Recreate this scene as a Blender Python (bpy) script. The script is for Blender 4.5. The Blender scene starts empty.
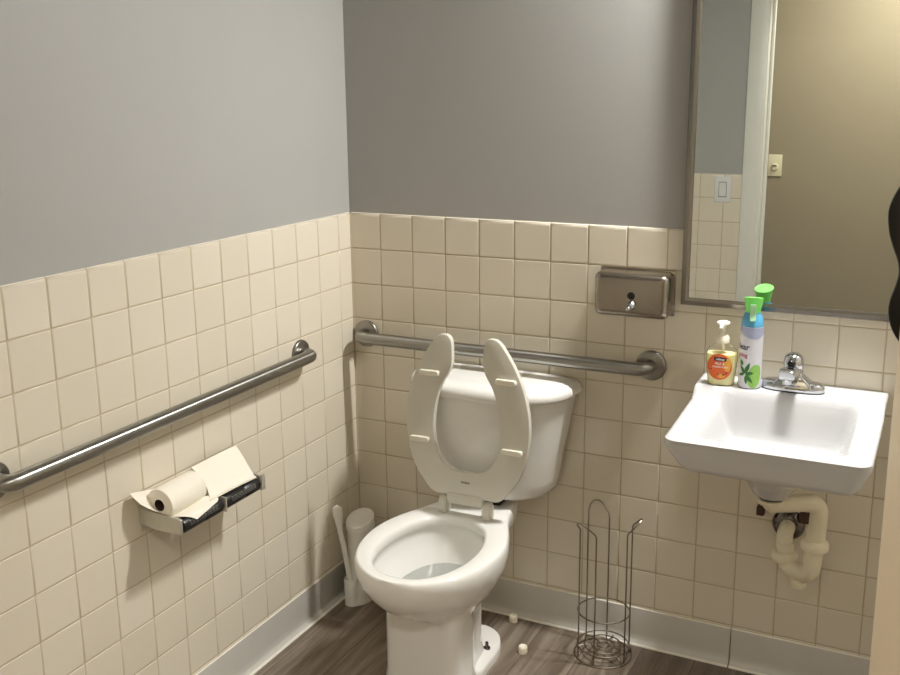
import bpy, bmesh, math, random
from mathutils import Vector, Matrix
random.seed(4)
SC = bpy.context.scene
COL = SC.collection
PI = math.pi
T = 0.11
H = 11.06 * T          # top of the tiled wainscot
AB = 0.10425           # first full joint on the rear wall
AL = 0.06797           # first full joint on the left wall
FY = -2.1              # room face of the wall with the doorway
CH = 2.5               # ceiling height


def lin(r, g, b):
    def f(c):
        c /= 255.0
        return c / 12.92 if c <= 0.04045 else ((c + 0.055) / 1.055) ** 2.4
    return (f(r), f(g), f(b), 1.0)


# ---------------------------------------------------------------- materials
def newmat(name):
    m = bpy.data.materials.new(name)
    m.use_nodes = True
    nt = m.node_tree
    return m, nt, nt.nodes, nt.links, nt.nodes['Principled BSDF']


def mat(name, rgb, rough=0.5, metal=0.0, coat=0.0, noise=0.0, scale=40.0, bump=0.0, bscale=200.0, spec=0.5, stretch=None, trans=0.0, sss=0.0, aniso=None):
    m, nt, N, L, P = newmat(name)
    c = lin(*rgb)
    P.inputs['Base Color'].default_value = c
    P.inputs['Roughness'].default_value = rough
    P.inputs['Metallic'].default_value = metal
    P.inputs['Coat Weight'].default_value = coat
    P.inputs['Coat Roughness'].default_value = 0.06
    P.inputs['Specular IOR Level'].default_value = spec
    P.inputs['Transmission Weight'].default_value = trans
    P.inputs['Subsurface Weight'].default_value = sss
    P.inputs['Subsurface Radius'].default_value = (0.02, 0.018, 0.012)
    P.inputs['Subsurface Scale'].default_value = 1.0
    if aniso:
        cv = N.new('ShaderNodeCombineXYZ')
        for k in range(3):
            cv.inputs[k].default_value = aniso[k]
        L.new(cv.outputs[0], P.inputs['Tangent'])
        P.inputs['Anisotropic'].default_value = 0.85
    tc = N.new('ShaderNodeTexCoord')
    src = tc.outputs['Object']
    if stretch:
        mp = N.new('ShaderNodeMapping')
        mp.inputs['Scale'].default_value = stretch
        L.new(src, mp.inputs['Vector'])
        src = mp.outputs['Vector']
    n = N.new('ShaderNodeTexNoise')
    n.inputs['Scale'].default_value = scale
    n.inputs['Detail'].default_value = 4
    L.new(src, n.inputs['Vector'])
    mx = N.new('ShaderNodeMix')
    mx.data_type = 'RGBA'
    mx.inputs[6].default_value = tuple(x * (1 - noise) for x in c[:3]) + (1,)
    mx.inputs[7].default_value = tuple(min(1, x * (1 + noise)) for x in c[:3]) + (1,)
    L.new(n.outputs['Fac'], mx.inputs[0])
    L.new(mx.outputs[2], P.inputs['Base Color'])
    if bump > 0:
        n2 = N.new('ShaderNodeTexNoise')
        n2.inputs['Scale'].default_value = bscale
        L.new(src, n2.inputs['Vector'])
        b = N.new('ShaderNodeBump')
        b.inputs['Strength'].default_value = bump
        b.inputs['Distance'].default_value = 0.001
        L.new(n2.outputs['Fac'], b.inputs['Height'])
        L.new(b.outputs['Normal'], P.inputs['Normal'])
    return m


def tile_mat(name, rgb, off):
    m, nt, N, L, P = newmat(name)
    P.inputs['Roughness'].default_value = 0.17
    P.inputs['Specular IOR Level'].default_value = 0.5
    tc = N.new('ShaderNodeTexCoord')
    sub = N.new('ShaderNodeVectorMath'); sub.operation = 'SUBTRACT'
    sub.inputs[1].default_value = off
    L.new(tc.outputs['Object'], sub.inputs[0])
    dv = N.new('ShaderNodeVectorMath'); dv.operation = 'SCALE'
    dv.inputs['Scale'].default_value = 1.0 / T
    L.new(sub.outputs[0], dv.inputs[0])
    fl = N.new('ShaderNodeVectorMath'); fl.operation = 'FLOOR'
    L.new(dv.outputs[0], fl.inputs[0])
    wn = N.new('ShaderNodeTexWhiteNoise'); wn.noise_dimensions = '3D'
    L.new(fl.outputs[0], wn.inputs['Vector'])
    c = lin(*rgb)
    mx = N.new('ShaderNodeMix'); mx.data_type = 'RGBA'
    mx.inputs[6].default_value = (c[0] * 0.97, c[1] * 0.965, c[2] * 0.95, 1)
    mx.inputs[7].default_value = (c[0] * 1.02, c[1] * 1.02, c[2] * 1.03, 1)
    L.new(wn.outputs['Value'], mx.inputs[0])
    L.new(mx.outputs[2], P.inputs['Base Color'])
    n2 = N.new('ShaderNodeTexNoise'); n2.inputs['Scale'].default_value = 9
    L.new(tc.outputs['Object'], n2.inputs['Vector'])
    b = N.new('ShaderNodeBump'); b.inputs['Strength'].default_value = 0.06; b.inputs['Distance'].default_value = 0.004
    L.new(n2.outputs['Fac'], b.inputs['Height'])
    L.new(b.outputs['Normal'], P.inputs['Normal'])
    return m


def floor_mat():
    m, nt, N, L, P = newmat('vinyl_plank')
    tc = N.new('ShaderNodeTexCoord')
    rot = N.new('ShaderNodeMapping')
    rot.inputs['Rotation'].default_value = (0, 0, PI / 2)
    rot.inputs['Location'].default_value = (0.04, 0.71, 0)
    L.new(tc.outputs['Object'], rot.inputs['Vector'])
    br = N.new('ShaderNodeTexBrick')
    br.offset = 0.37
    br.inputs['Scale'].default_value = 1.0
    br.inputs['Brick Width'].default_value = 1.2
    br.inputs['Row Height'].default_value = 0.152
    br.inputs['Mortar Size'].default_value = 0.0009
    br.inputs['Mortar Smooth'].default_value = 0.3
    br.inputs['Color1'].default_value = (0, 0, 0, 1)
    br.inputs['Color2'].default_value = (1, 1, 1, 1)
    br.inputs['Mortar'].default_value = (0, 0, 0, 1)
    L.new(rot.outputs[0], br.inputs['Vector'])
    # grain stretched along the planks, shifted per plank
    st = N.new('ShaderNodeMapping'); st.inputs['Scale'].default_value = (22, 1.6, 1)
    L.new(tc.outputs['Object'], st.inputs['Vector'])
    ad = N.new('ShaderNodeVectorMath'); ad.operation = 'ADD'
    sc = N.new('ShaderNodeVectorMath'); sc.operation = 'SCALE'; sc.inputs['Scale'].default_value = 31.0
    L.new(br.outputs['Color'], sc.inputs[0])
    L.new(st.outputs[0], ad.inputs[0]); L.new(sc.outputs[0], ad.inputs[1])
    n = N.new('ShaderNodeTexNoise'); n.inputs['Scale'].default_value = 1.7; n.inputs['Detail'].default_value = 7; n.inputs['Roughness'].default_value = 0.62
    n.inputs['Distortion'].default_value = 0.5
    L.new(ad.outputs[0], n.inputs['Vector'])
    cr = N.new('ShaderNodeValToRGB')
    e = cr.color_ramp.elements
    e[0].position = 0.27; e[0].color = lin(86, 74, 63)
    e[1].position = 0.72; e[1].color = lin(152, 141, 127)
    k = e.new(0.5); k.color = lin(117, 104, 91)
    L.new(n.outputs['Fac'], cr.inputs['Fac'])
    hs = N.new('ShaderNodeHueSaturation')
    mr = N.new('ShaderNodeMapRange'); mr.inputs['To Min'].default_value = 0.88; mr.inputs['To Max'].default_value = 1.1
    L.new(br.outputs['Color'], mr.inputs['Value'])
    L.new(mr.outputs[0], hs.inputs['Value'])
    L.new(cr.outputs['Color'], hs.inputs['Color'])
    mx = N.new('ShaderNodeMix'); mx.data_type = 'RGBA'
    L.new(br.outputs['Fac'], mx.inputs[0])
    L.new(hs.outputs['Color'], mx.inputs[6])
    mx.inputs[7].default_value = lin(48, 40, 34)
    L.new(mx.outputs[2], P.inputs['Base Color'])
    P.inputs['Roughness'].default_value = 0.42
    b = N.new('ShaderNodeBump'); b.inputs['Strength'].default_value = 0.25; b.inputs['Distance'].default_value = 0.001
    L.new(n.outputs['Fac'], b.inputs['Height'])
    L.new(b.outputs['Normal'], P.inputs['Normal'])
    return m


def clear_mat():
    m = bpy.data.materials.new('clear_plastic'); m.use_nodes = True
    N, L = m.node_tree.nodes, m.node_tree.links
    N.clear()
    o = N.new('ShaderNodeOutputMaterial'); t = N.new('ShaderNodeBsdfTransparent'); g = N.new('ShaderNodeBsdfGlossy')
    t.inputs['Color'].default_value = (0.99, 0.99, 0.97, 1)
    g.inputs['Roughness'].default_value = 0.08
    lw = N.new('ShaderNodeLayerWeight'); lw.inputs['Blend'].default_value = 0.08
    mx = N.new('ShaderNodeMixShader')
    L.new(lw.outputs['Fresnel'], mx.inputs[0]); L.new(t.outputs[0], mx.inputs[1]); L.new(g.outputs[0], mx.inputs[2])
    L.new(mx.outputs[0], o.inputs['Surface'])
    return m


TILE = (220, 212, 195)
M = {
    'tile_l': tile_mat('cream_tile_left', TILE, (-0.05, -AL, H)),
    'tile_b': tile_mat('cream_tile_rear', TILE, (AB, -0.05, H)),
    'tile_f': tile_mat('cream_tile_front', TILE, (AB, FY - 0.05, H)),
    'tile_r': tile_mat('cream_tile_right', TILE, (1.93, -AL, H)),
    'grout': mat('grout', (188, 174, 147), 0.85, noise=0.1, scale=30),
    'paint': mat('grey_paint', (166, 165, 162), 0.55, noise=0.02, scale=6, bump=0.1, bscale=260),
    'tan': mat('tan_paint', (158, 146, 123), 0.6, noise=0.03, scale=5, bump=0.1, bscale=220),
    'ceil': mat('ceiling_paint', (225, 222, 214), 0.8, noise=0.02),
    'trim': mat('white_trim_paint', (222, 222, 214), 0.35, noise=0.02),
    'base': mat('grey_vinyl_base', (196, 193, 186), 0.4, noise=0.04, scale=15),
    'caulk': mat('white_caulk', (232, 228, 216), 0.5, noise=0.08, scale=50),
    'floor': floor_mat(),
    'porc': mat('white_porcelain', (230, 229, 225), 0.07, coat=0.4, noise=0.01, scale=5),
    'sinkp': mat('white_vitreous_china', (197, 197, 198), 0.1, coat=0.3, noise=0.01, scale=5),
    'seat': mat('off_white_seat_plastic', (208, 205, 194), 0.32, noise=0.02, scale=20),
    'bump': mat('white_bumper_plastic', (232, 228, 214), 0.3, noise=0.02),
    'steel': mat('brushed_steel', (146, 143, 138), 0.27, metal=1.0, noise=0.1, scale=60, stretch=(1, 1, 18)),
    'steelb': mat('brushed_steel_flange', (150, 147, 142), 0.28, metal=1.0, noise=0.1, scale=8),
    'bar_y': mat('brushed_steel_bar_left', (158, 156, 151), 0.3, metal=1.0, noise=0.08, scale=8, aniso=(0, 1, 0)),
    'bar_x': mat('brushed_steel_bar_rear', (158, 156, 151), 0.3, metal=1.0, noise=0.08, scale=8, aniso=(1, 0, 0)),
    'steeld': mat('brushed_dispenser_steel', (156, 149, 139), 0.24, metal=1.0, noise=0.12, scale=40, stretch=(1, 1, 20)),
    'chrome': mat('polished_chrome', (196, 198, 202), 0.06, metal=1.0, noise=0.02),
    'alum': mat('satin_aluminium', (204, 201, 190), 0.42, metal=0.75, noise=0.12, scale=50),
    'wire': mat('dark_bronze_wire', (146, 138, 126), 0.3, metal=1.0, noise=0.1),
    'black': mat('black_plastic', (22, 21, 20), 0.35, noise=0.2),
    'blackg': mat('black_gloss_paint', (8, 8, 9), 0.3, noise=0.1),
    'greytext': mat('grey_moulded_print', (112, 110, 108), 0.5, noise=0.1),
    'paper': mat('tissue_paper', (236, 230, 216), 0.9, noise=0.03, scale=60, bump=0.4, bscale=500),
    'core': mat('cardboard_core', (70, 48, 40), 0.9, noise=0.2),
    'brushp': mat('white_brush_plastic', (232, 230, 222), 0.35, noise=0.02),
    'bristle': mat('white_bristles', (222, 222, 214), 0.8, noise=0.2, scale=300),
    'pvc': mat('cream_pvc', (230, 222, 198), 0.3, noise=0.04, scale=20),
    'rust': mat('rusty_brown_metal', (72, 48, 36), 0.7, noise=0.3, scale=80),
    'esc': mat('dull_chrome_escutcheon', (110, 104, 100), 0.22, metal=1.0, noise=0.1),
    'water': mat('bowl_water', (226, 228, 222), 0.03, noise=0.0, trans=0.7),
    'clear': clear_mat(),
    'liquid': mat('cream_liquid_soap', (250, 240, 186), 0.35, noise=0.02, sss=0.6),
    'pump': mat('ivory_pump_plastic', (240, 234, 214), 0.3, noise=0.01),
    'orange': mat('orange_label', (226, 104, 50), 0.4, noise=0.3, scale=160),
    'honey': mat('honey_gold_print', (238, 170, 60), 0.4, noise=0.1),
    'redp': mat('dark_red_print', (150, 34, 24), 0.4, noise=0.1),
    'navy': mat('navy_banner', (26, 26, 74), 0.35, noise=0.05),
    'whitep': mat('white_print', (250, 246, 238), 0.5),
    'canw': mat('white_can_print', (226, 226, 236), 0.25, noise=0.02),
    'canb': mat('blue_can_shoulder', (88, 168, 208), 0.25, noise=0.1, scale=30),
    'canl': mat('pale_lilac_wave', (176, 184, 214), 0.25, noise=0.1, scale=30),
    'green': mat('bright_green_plastic', (132, 240, 112), 0.35, noise=0.04),
    'greent': mat('pale_green_trigger', (178, 226, 180), 0.3, noise=0.04),
    'leafl': mat('light_green_print', (150, 204, 96), 0.3, noise=0.25, scale=120),
    'leafd': mat('dark_green_leaf_print', (52, 120, 48), 0.3, noise=0.3, scale=150),
    'redt': mat('red_text_print', (186, 60, 84), 0.4),
    'door': mat('beige_door_paint', (236, 216, 184), 0.5, noise=0.02, scale=8),
    'plate': mat('white_switch_plate', (220, 222, 222), 0.35, noise=0.01),
    'almond': mat('almond_switch_plate', (232, 222, 190), 0.35, noise=0.01),
}


def mirror_mat():
    m, nt, N, L, P = newmat('mirror_silver')
    P.inputs['Metallic'].default_value = 1.0
    P.inputs['Roughness'].default_value = 0.0
    P.inputs['Base Color'].default_value = (0.68, 0.70, 0.665, 1)
    tc = N.new('ShaderNodeTexCoord'); n = N.new('ShaderNodeTexNoise'); n.inputs['Scale'].default_value = 3
    L.new(tc.outputs['Object'], n.inputs['Vector'])
    mr = N.new('ShaderNodeMapRange'); mr.inputs['To Min'].default_value = 0.0; mr.inputs['To Max'].default_value = 0.015
    L.new(n.outputs['Fac'], mr.inputs['Value']); L.new(mr.outputs[0], P.inputs['Roughness'])
    return m


M['mirror'] = mirror_mat()


# ---------------------------------------------------------------- builders
def obj(name, bm, m, parent=None, smooth=True, angle=40):
    """one mesh object; bm holds world coordinates, parents are unrotated"""
    bmesh.ops.recalc_face_normals(bm, faces=bm.faces[:])
    o_ = Vector((0, 0, 0))
    q = parent
    while q is not None:
        o_ = o_ + q.location
        q = q.parent
    if o_.length > 0:
        bmesh.ops.translate(bm, verts=bm.verts[:], vec=-o_)
    me = bpy.data.meshes.new(name)
    bm.to_mesh(me); bm.free()
    if smooth:
        me.shade_smooth()
        me.set_sharp_from_angle(angle=math.radians(angle))
    me.materials.append(m)
    o = bpy.data.objects.new(name, me)
    COL.objects.link(o)
    o.parent = parent
    return o


def thing(name, label, cat, loc, group=None):
    o = bpy.data.objects.new(name, None)
    o.empty_display_size = 0.05
    COL.objects.link(o)
    o.location = loc
    tag(o, label, cat, group)
    return o


def tag(o, label, cat, group=None):
    o['label'] = label; o['category'] = cat
    if group:
        o['group'] = group
    return o


def struct(o):
    o['kind'] = 'structure'
    return o


def B():
    return bmesh.new()


def box(bm, lo, hi, bev=0.0, seg=2):
    vs = [bm.verts.new((x, y, z)) for x in (lo[0], hi[0]) for y in (lo[1], hi[1]) for z in (lo[2], hi[2])]
    idx = [(0, 1, 3, 2), (4, 6, 7, 5), (0, 4, 5, 1), (2, 3, 7, 6), (0, 2, 6, 4), (1, 5, 7, 3)]
    fs = [bm.faces.new([vs[i] for i in f]) for f in idx]
    if bev > 0:
        es = list({e for f in fs for e in f.edges})
        bmesh.ops.bevel(bm, geom=es, offset=bev, segments=seg, profile=0.5, affect='EDGES')
    return bm


def loft(bm, rings, cap0=True, cap1=True, closed=True):
    R = [[bm.verts.new(p) for p in r] for r in rings]
    n = len(R[0])
    for a, b in zip(R[:-1], R[1:]):
        for i in range(n if closed else n - 1):
            j = (i + 1) % n
            try:
                bm.faces.new((a[i], a[j], b[j], b[i]))
            except ValueError:
                pass
    if cap0:
        bm.faces.new(R[0][::-1])
    if cap1:
        bm.faces.new(R[-1])
    return bm


def smooth_path(pts, n=8, closed=False):
    P = [Vector(p) for p in pts]
    out = []
    m = len(P)
    rng = range(m) if closed else range(m - 1)
    for i in rng:
        if closed:
            a, b, c, d = P[(i - 1) % m], P[i], P[(i + 1) % m], P[(i + 2) % m]
        else:
            a, b, c, d = P[max(i - 1, 0)], P[i], P[i + 1], P[min(i + 2, m - 1)]
        for k in range(n):
            t = k / n
            out.append(0.5 * ((2 * b) + (c - a) * t + (2 * a - 5 * b + 4 * c - d) * t * t + (3 * b - a - 3 * c + d) * t ** 3))
    if not closed:
        out.append(P[-1])
    return out


def fillet(pts, r, n=6):
    P = [Vector(p) for p in pts]
    out = [P[0]]
    for a, b, c in zip(P[:-2], P[1:-1], P[2:]):
        u = (a - b).normalized(); v = (c - b).normalized()
        d = min(r, (a - b).length * 0.49, (c - b).length * 0.49)
        s, e = b + u * d, b + v * d
        for k in range(n + 1):
            t = k / n
            out.append(s * (1 - t) ** 2 + b * 2 * t * (1 - t) + e * t * t)
    out.append(P[-1])
    return out


def tube(bm, pts, r, seg=16, closed=False, caps=True):
    P = [Vector(p) for p in pts]
    n = len(P)
    rr = r if isinstance(r, (list, tuple)) else [r] * n
    rings = []
    prev = None
    for i in range(n):
        if closed:
            t = (P[(i + 1) % n] - P[(i - 1) % n]).normalized()
        else:
            t = (P[min(i + 1, n - 1)] - P[max(i - 1, 0)]).normalized()
        if prev is None:
            a = Vector((0, 0, 1)) if abs(t.z) < 0.9 else Vector((1, 0, 0))
            u = t.cross(a).normalized()
        else:
            u = (prev - t * prev.dot(t)).normalized()
        prev = u
        v = t.cross(u)
        rings.append([P[i] + (u * math.cos(2 * PI * k / seg) + v * math.sin(2 * PI * k / seg)) * rr[i] for k in range(seg)])
    if closed:
        R = [[bm.verts.new(p) for p in r_] for r_ in rings]
        # the frame may come back turned: match the nearest start vertex
        sh = min(range(seg), key=lambda s: (R[0][s].co - rings[-1][0]).length)
        for i in range(n):
            a, b = R[i], R[(i + 1) % n]
            o = sh if i == n - 1 else 0
            for k in range(seg):
                bm.faces.new((a[k], a[(k + 1) % seg], b[(k + 1 + o) % seg], b[(k + o) % seg]))
    else:
        loft(bm, rings, caps, caps)
    return bm


def lathe(bm, prof, origin, axis=(0, 0, 1), seg=32, cap0=True, cap1=True, squash=1.0):
    w = Vector(axis).normalized()
    a = Vector((0, 1, 0)) if abs(w.y) < 0.9 else Vector((1, 0, 0))
    u = a.cross(w).normalized(); v = w.cross(u)
    o = Vector(origin)
    loft(bm, [[o + w * h + (u * math.cos(2 * PI * k / seg) + v * math.sin(2 * PI * k / seg) * squash) * r for k in range(seg)] for r, h in prof], cap0, cap1)
    return bm


def rrect(x0, x1, y0, y1, r, z, n=6):
    """rounded rectangle ring; r = one radius or four (x1y1, x0y1, x0y0, x1y0)"""
    rs = r if isinstance(r, (list, tuple)) else (r,) * 4
    out = []
    for (cx, cy, sx, sy, a0, q) in ((x1, y1, -1, -1, 0, rs[0]), (x0, y1, 1, -1, 90, rs[1]), (x0, y0, 1, 1, 180, rs[2]), (x1, y0, -1, 1, 270, rs[3])):
        for k in range(n + 1):
            a = math.radians(a0 + 90 * k / n)
            out.append(Vector((cx + sx * q + q * math.cos(a), cy + sy * q + q * math.sin(a), z)))
    return out


def resample(pts, n):
    P = [Vector(p) for p in pts]
    d = [0]
    for a, b in zip(P[:-1], P[1:]):
        d.append(d[-1] + (b - a).length)
    out = []
    j = 0
    for i in range(n):
        t = d[-1] * i / (n - 1)
        while j < len(d) - 2 and d[j + 1] < t:
            j += 1
        s = (t - d[j]) / max(1e-9, d[j + 1] - d[j])
        out.append(P[j].lerp(P[j + 1], min(1, s)))
    return out


def sym_ring(half, z, x0, n=33, dz=None):
    """half outline [(y, w)...] front to rear -> closed ring, right side then left side"""
    h = resample(smooth_path([(w, y, 0) for y, w in half], 8), n)
    r = [Vector((x0 + p.x, p.y, z)) for p in h] + [Vector((x0 - p.x, p.y, z)) for p in h[-2:0:-1]]
    return r


def patch(bm, outline, fn, rings=4):
    cx = sum(p[0] for p in outline) / len(outline); cy = sum(p[1] for p in outline) / len(outline)
    R = []
    for k in range(1, rings + 1):
        s = k / rings
        R.append([bm.verts.new(fn(cx + (p[0] - cx) * s, cy + (p[1] - cy) * s)) for p in outline])
    c = bm.verts.new(fn(cx, cy))
    n = len(outline)
    for i in range(n):
        bm.faces.new((c, R[0][i], R[0][(i + 1) % n]))
    for a, b in zip(R[:-1], R[1:]):
        for i in range(n):
            bm.faces.new((a[i], a[(i + 1) % n], b[(i + 1) % n], b[i]))
    return bm


def ell(cx, cy, rx, ry, n=28, rot=0.0):
    return [(cx + rx * math.cos(2 * PI * k / n) * math.cos(rot) - ry * math.sin(2 * PI * k / n) * math.sin(rot),
             cy + rx * math.cos(2 * PI * k / n) * math.sin(rot) + ry * math.sin(2 * PI * k / n) * math.cos(rot)) for k in range(n)]


def leaf(x, y, ln, wd, ang, n=10):
    pts = []
    for k in range(n + 1):
        t = k / n
        pts.append((t * ln, wd * math.sin(PI * t ** 0.8)))
    for k in range(n - 1, 0, -1):
        t = k / n
        pts.append((t * ln, -wd * math.sin(PI * t ** 0.8)))
    c, s = math.cos(ang), math.sin(ang)
    return [(x + p[0] * c - p[1] * s, y + p[0] * s + p[1] * c) for p in pts]


def text_bm(body, size, cx, cy, fn, squeeze=1.0, bold=0.0):
    cu = bpy.data.curves.new('lettering', 'FONT')
    cu.body = body; cu.size = size; cu.align_x = 'CENTER'; cu.align_y = 'CENTER'; cu.offset = bold
    cu.resolution_u = 3
    to = bpy.data.objects.new('lettering', cu)
    COL.objects.link(to)
    dg = bpy.context.evaluated_depsgraph_get()
    dg.update()
    me = bpy.data.meshes.new_from_object(to.evaluated_get(dg))
    bm = B(); bm.from_mesh(me)
    COL.objects.unlink(to)
    bpy.data.objects.remove(to); bpy.data.curves.remove(cu); bpy.data.meshes.remove(me)
    for v in bm.verts:
        v.co = fn(cx + v.co.x * squeeze, cy + v.co.y)
    return bm


# ---------------------------------------------------------------- the room
def slab(name, lo, hi, m):
    return struct(obj(name, box(B(), lo, hi), m, smooth=False))


WX = 1.98
slab('floor', (-0.8, -3.4, -0.1), (3.2, 0.15, 0.0), M['floor'])
slab('ceiling', (-0.8, -3.4, CH), (3.2, 0.15, CH + 0.1), M['ceil'])
slab('wall_left', (-0.12, FY - 0.12, 0), (-0.006, 0.12, CH), M['paint'])
slab('wall_back', (-0.006, 0.006, 0), (WX + 0.12, 0.12, CH), M['paint'])
slab('wall_right', (WX + 0.006, FY - 0.12, 0), (WX + 0.12, 0.006, CH), M['paint'])
# wall with the doorway the view is taken through
DX0, DX1, DH = 0.872, 1.715, 2.05
bm = B()
box(bm, (-0.006, FY - 0.12, 0), (DX0 - 0.02, FY - 0.006, CH))
box(bm, (DX1 + 0.02, FY - 0.12, 0), (WX + 0.006, FY - 0.006, CH))
box(bm, (DX0 - 0.02, FY - 0.12, DH + 0.02), (DX1 + 0.02, FY - 0.006, CH))
struct(obj('wall_front', bm, M['paint'], smooth=False))
# hallway beyond the doorway
HY = -3.25
bm = B()
box(bm, (-0.8, HY - 0.12, 0), (3.2, HY, CH))
struct(obj('wall_hallway', bm, M['tan'], smooth=False))
slab('wall_hallway_left', (-0.8, HY, 0), (-0.7, FY - 0.12, CH), M['tan'])
slab('wall_hallway_right', (3.1, HY, 0), (3.2, FY - 0.12, CH), M['tan'])


def tiles(bm, bg, org, ud, nd, us, zs, top):
    """cushion-edged tiles: us, zs = joint positions; nd = outward normal"""
    ud, nd = Vector(ud), Vector(nd)
    org = Vector(org)
    g = 0.0011
    prof = [(0.0, -0.0020), (0.0005, -0.0009), (0.0011, -0.0003), (0.0020, 0.0), (0.0040, 0.0)]
    ptop = [(0.0, -0.0060), (0.0010, -0.0030), (0.0035, -0.0009), (0.0075, 0.0), (0.0110, 0.0)]
    for u0, u1 in zip(us[:-1], us[1:]):
        for j, (z1, z0) in enumerate(zip(zs[:-1], zs[1:])):
            first = top and j == 0
            rings = []
            for (ia, da), (ib, db) in zip(prof, ptop):
                a0, a1 = u0 + g + ia, u1 - g - ia
                b0 = z0 + g + ia
                b1 = (z1 - ib) if first else (z1 - g - ia)
                dt = db if first else da
                rings.append([org + ud * a0 + nd * da + Vector((0, 0, b0)), org + ud * a1 + nd * da + Vector((0, 0, b0)),
                              org + ud * a1 + nd * dt + Vector((0, 0, b1)), org + ud * a0 + nd * dt + Vector((0, 0, b1))])
            loft(bm, rings, False, True)
    a, b = us[0], us[-1]
    q = [org + ud * a + nd * -0.0013 + Vector((0, 0, zs[-1])), org + ud * b + nd * -0.0013 + Vector((0, 0, zs[-1])),
         org + ud * b + nd * -0.0013 + Vector((0, 0, zs[0] - 0.0022)), org + ud * a + nd * -0.0013 + Vector((0, 0, zs[0] - 0.0022))]
    q2 = [p - nd * 0.0046 for p in q]
    loft(bg, [q, q2], True, True)


zs = [H - j * T for j in range(11)] + [0.085]


def joints(first, lo, hi):
    out = [lo] + [first + k * T for k in range(60) if lo + 0.004 < first + k * T < hi - 0.004] + [hi]
    return out


def tiled(name, m, org, ud, nd, us, parent_name):
    bt, bg = B(), B()
    tiles(bt, bg, org, ud, nd, us, zs, True)
    w = bpy.data.objects[parent_name]
    t = obj(name, bt, M[m], w, angle=60); struct(t)
    g = obj('grout', bg, M['grout'], t, smooth=False); struct(g)


tiled('wall_tiling', 'tile_l', (0, 0, 0), (0, -1, 0), (1, 0, 0), joints(AL, 0.0, -FY), 'wall_left')
tiled('wall_tiling', 'tile_b', (0, 0, 0), (1, 0, 0), (0, -1, 0), joints(AB, 0.0, WX), 'wall_back')
tiled('wall_tiling', 'tile_r', (WX, 0, 0), (0, -1, 0), (-1, 0, 0), joints(AL, 0.0, -FY), 'wall_right')
FO = 0.71 - 6 * T
tiled('wall_tiling', 'tile_f', (0, FY, 0), (1, 0, 0), (0, 1, 0), joints(FO, 0.0, DX0 - 0.082), 'wall_front')

bm = B()
tube(bm, [(0.0006, -0.0006, 0.085), (0.0006, -0.0006, H - 0.002)], 0.0024, 8)
struct(obj('corner_caulk', bm, M['grout'], bpy.data.objects['wall_back']))

# cove base: profile in (distance from wall, height)
COVE = [(0.0, 0.107), (0.003, 0.107), (0.0042, 0.104), (0.0042, 0.03), (0.006, 0.016), (0.011, 0.007), (0.018, 0.0035), (0.021, 0.0), (0.0, 0.0)]


def cove(name, a, b, nrm, cut0=0, cut1=0):
    a, b, nrm = Vector(a), Vector(b), Vector(nrm)
    d = (b - a).normalized()
    r0 = [a + nrm * p + d * (p * cut0) + Vector((0, 0, h)) for p, h in COVE]
    r1 = [b + nrm * p - d * (p * cut1) + Vector((0, 0, h)) for p, h in COVE]
    bm = B(); loft(bm, [r0, r1])
    o = struct(obj(name, bm, M['base'], angle=50))
    cb = B()
    tube(cb, [a + nrm * 0.0215 + d * 0.0215 * cut0 + Vector((0, 0, 0.001)), b + nrm * 0.0215 - d * 0.0215 * cut1 + Vector((0, 0, 0.001))], 0.0045, 8)
    tube(cb, [a + nrm * 0.0012 + d * 0.001 * cut0 + Vector((0, 0, 0.1075)), b + nrm * 0.0012 - d * 0.001 * cut1 + Vector((0, 0, 0.1075))], 0.0022, 6)
    struct(obj('caulk_bead', cb, M['caulk'], o))
    return o


cove('baseboard_left', (0, 0, 0), (0, FY, 0), (1, 0, 0), 1, 0)
cove('baseboard_back', (0, 0, 0), (1.2015, 0, 0), (0, -1, 0), 1, 0)
cove('baseboard_back_2', (1.2045, 0, 0), (WX, 0, 0), (0, -1, 0), 0, 1)
cove('baseboard_right', (WX, 0, 0), (WX, FY, 0), (-1, 0, 0), 1, 0)

# door casing and jamb
bm = B()
for y0, y1 in ((FY - 0.006, FY + 0.012), (FY - 0.134, FY - 0.12)):
    for x0, x1 in ((DX0 - 0.082, DX0 - 0.006), (DX1 + 0.006, DX1 + 0.082)):
        box(bm, (x0, y0, 0), (x1, y1, DH + 0.08), 0.004)
    box(bm, (DX0 - 0.082, y0, DH + 0.006), (DX1 + 0.082, y1, DH + 0.08), 0.004)
struct(obj('trim_1', bm, M['trim']))
bm = B()
box(bm, (DX0 - 0.02, FY - 0.122, 0), (DX0, FY + 0.004, DH), 0.002)
box(bm, (DX1, FY - 0.122, 0), (DX1 + 0.02, FY + 0.004, DH), 0.002)
box(bm, (DX0, FY - 0.122, DH - 0.0), (DX1, FY + 0.004, DH + 0.02), 0.002)
box(bm, (DX0, FY - 0.085, 0), (DX0 + 0.012, FY - 0.05, DH), 0.003)
box(bm, (DX1 - 0.012, FY - 0.085, 0), (DX1, FY - 0.05, DH), 0.003)
struct(obj('trim_2', bm, M['trim']))

# door standing open, seen almost along its face
hinge = Vector((1.70, -2.095, 0)); tip = Vector((1.6055, -1.35, 0))
dd = (tip - hinge).normalized(); dn = Vector((-dd.y, dd.x, 0))
if dn.x > 0:
    dn = -dn            # dn points to the sink side (-x)
bm = B()
r = [hinge, tip, tip - dn * 0.04, hinge - dn * 0.04]
loft(bm, [[p + Vector((0, 0, 0.012)) for p in r], [p + Vector((0, 0, 2.03)) for p in r]])
es = [e for e in bm.edges]
bmesh.ops.bevel(bm, geom=es, offset=0.003, segments=2, profile=0.5, affect='EDGES')
door = struct(obj('door_1', bm, M['door']))
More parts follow.
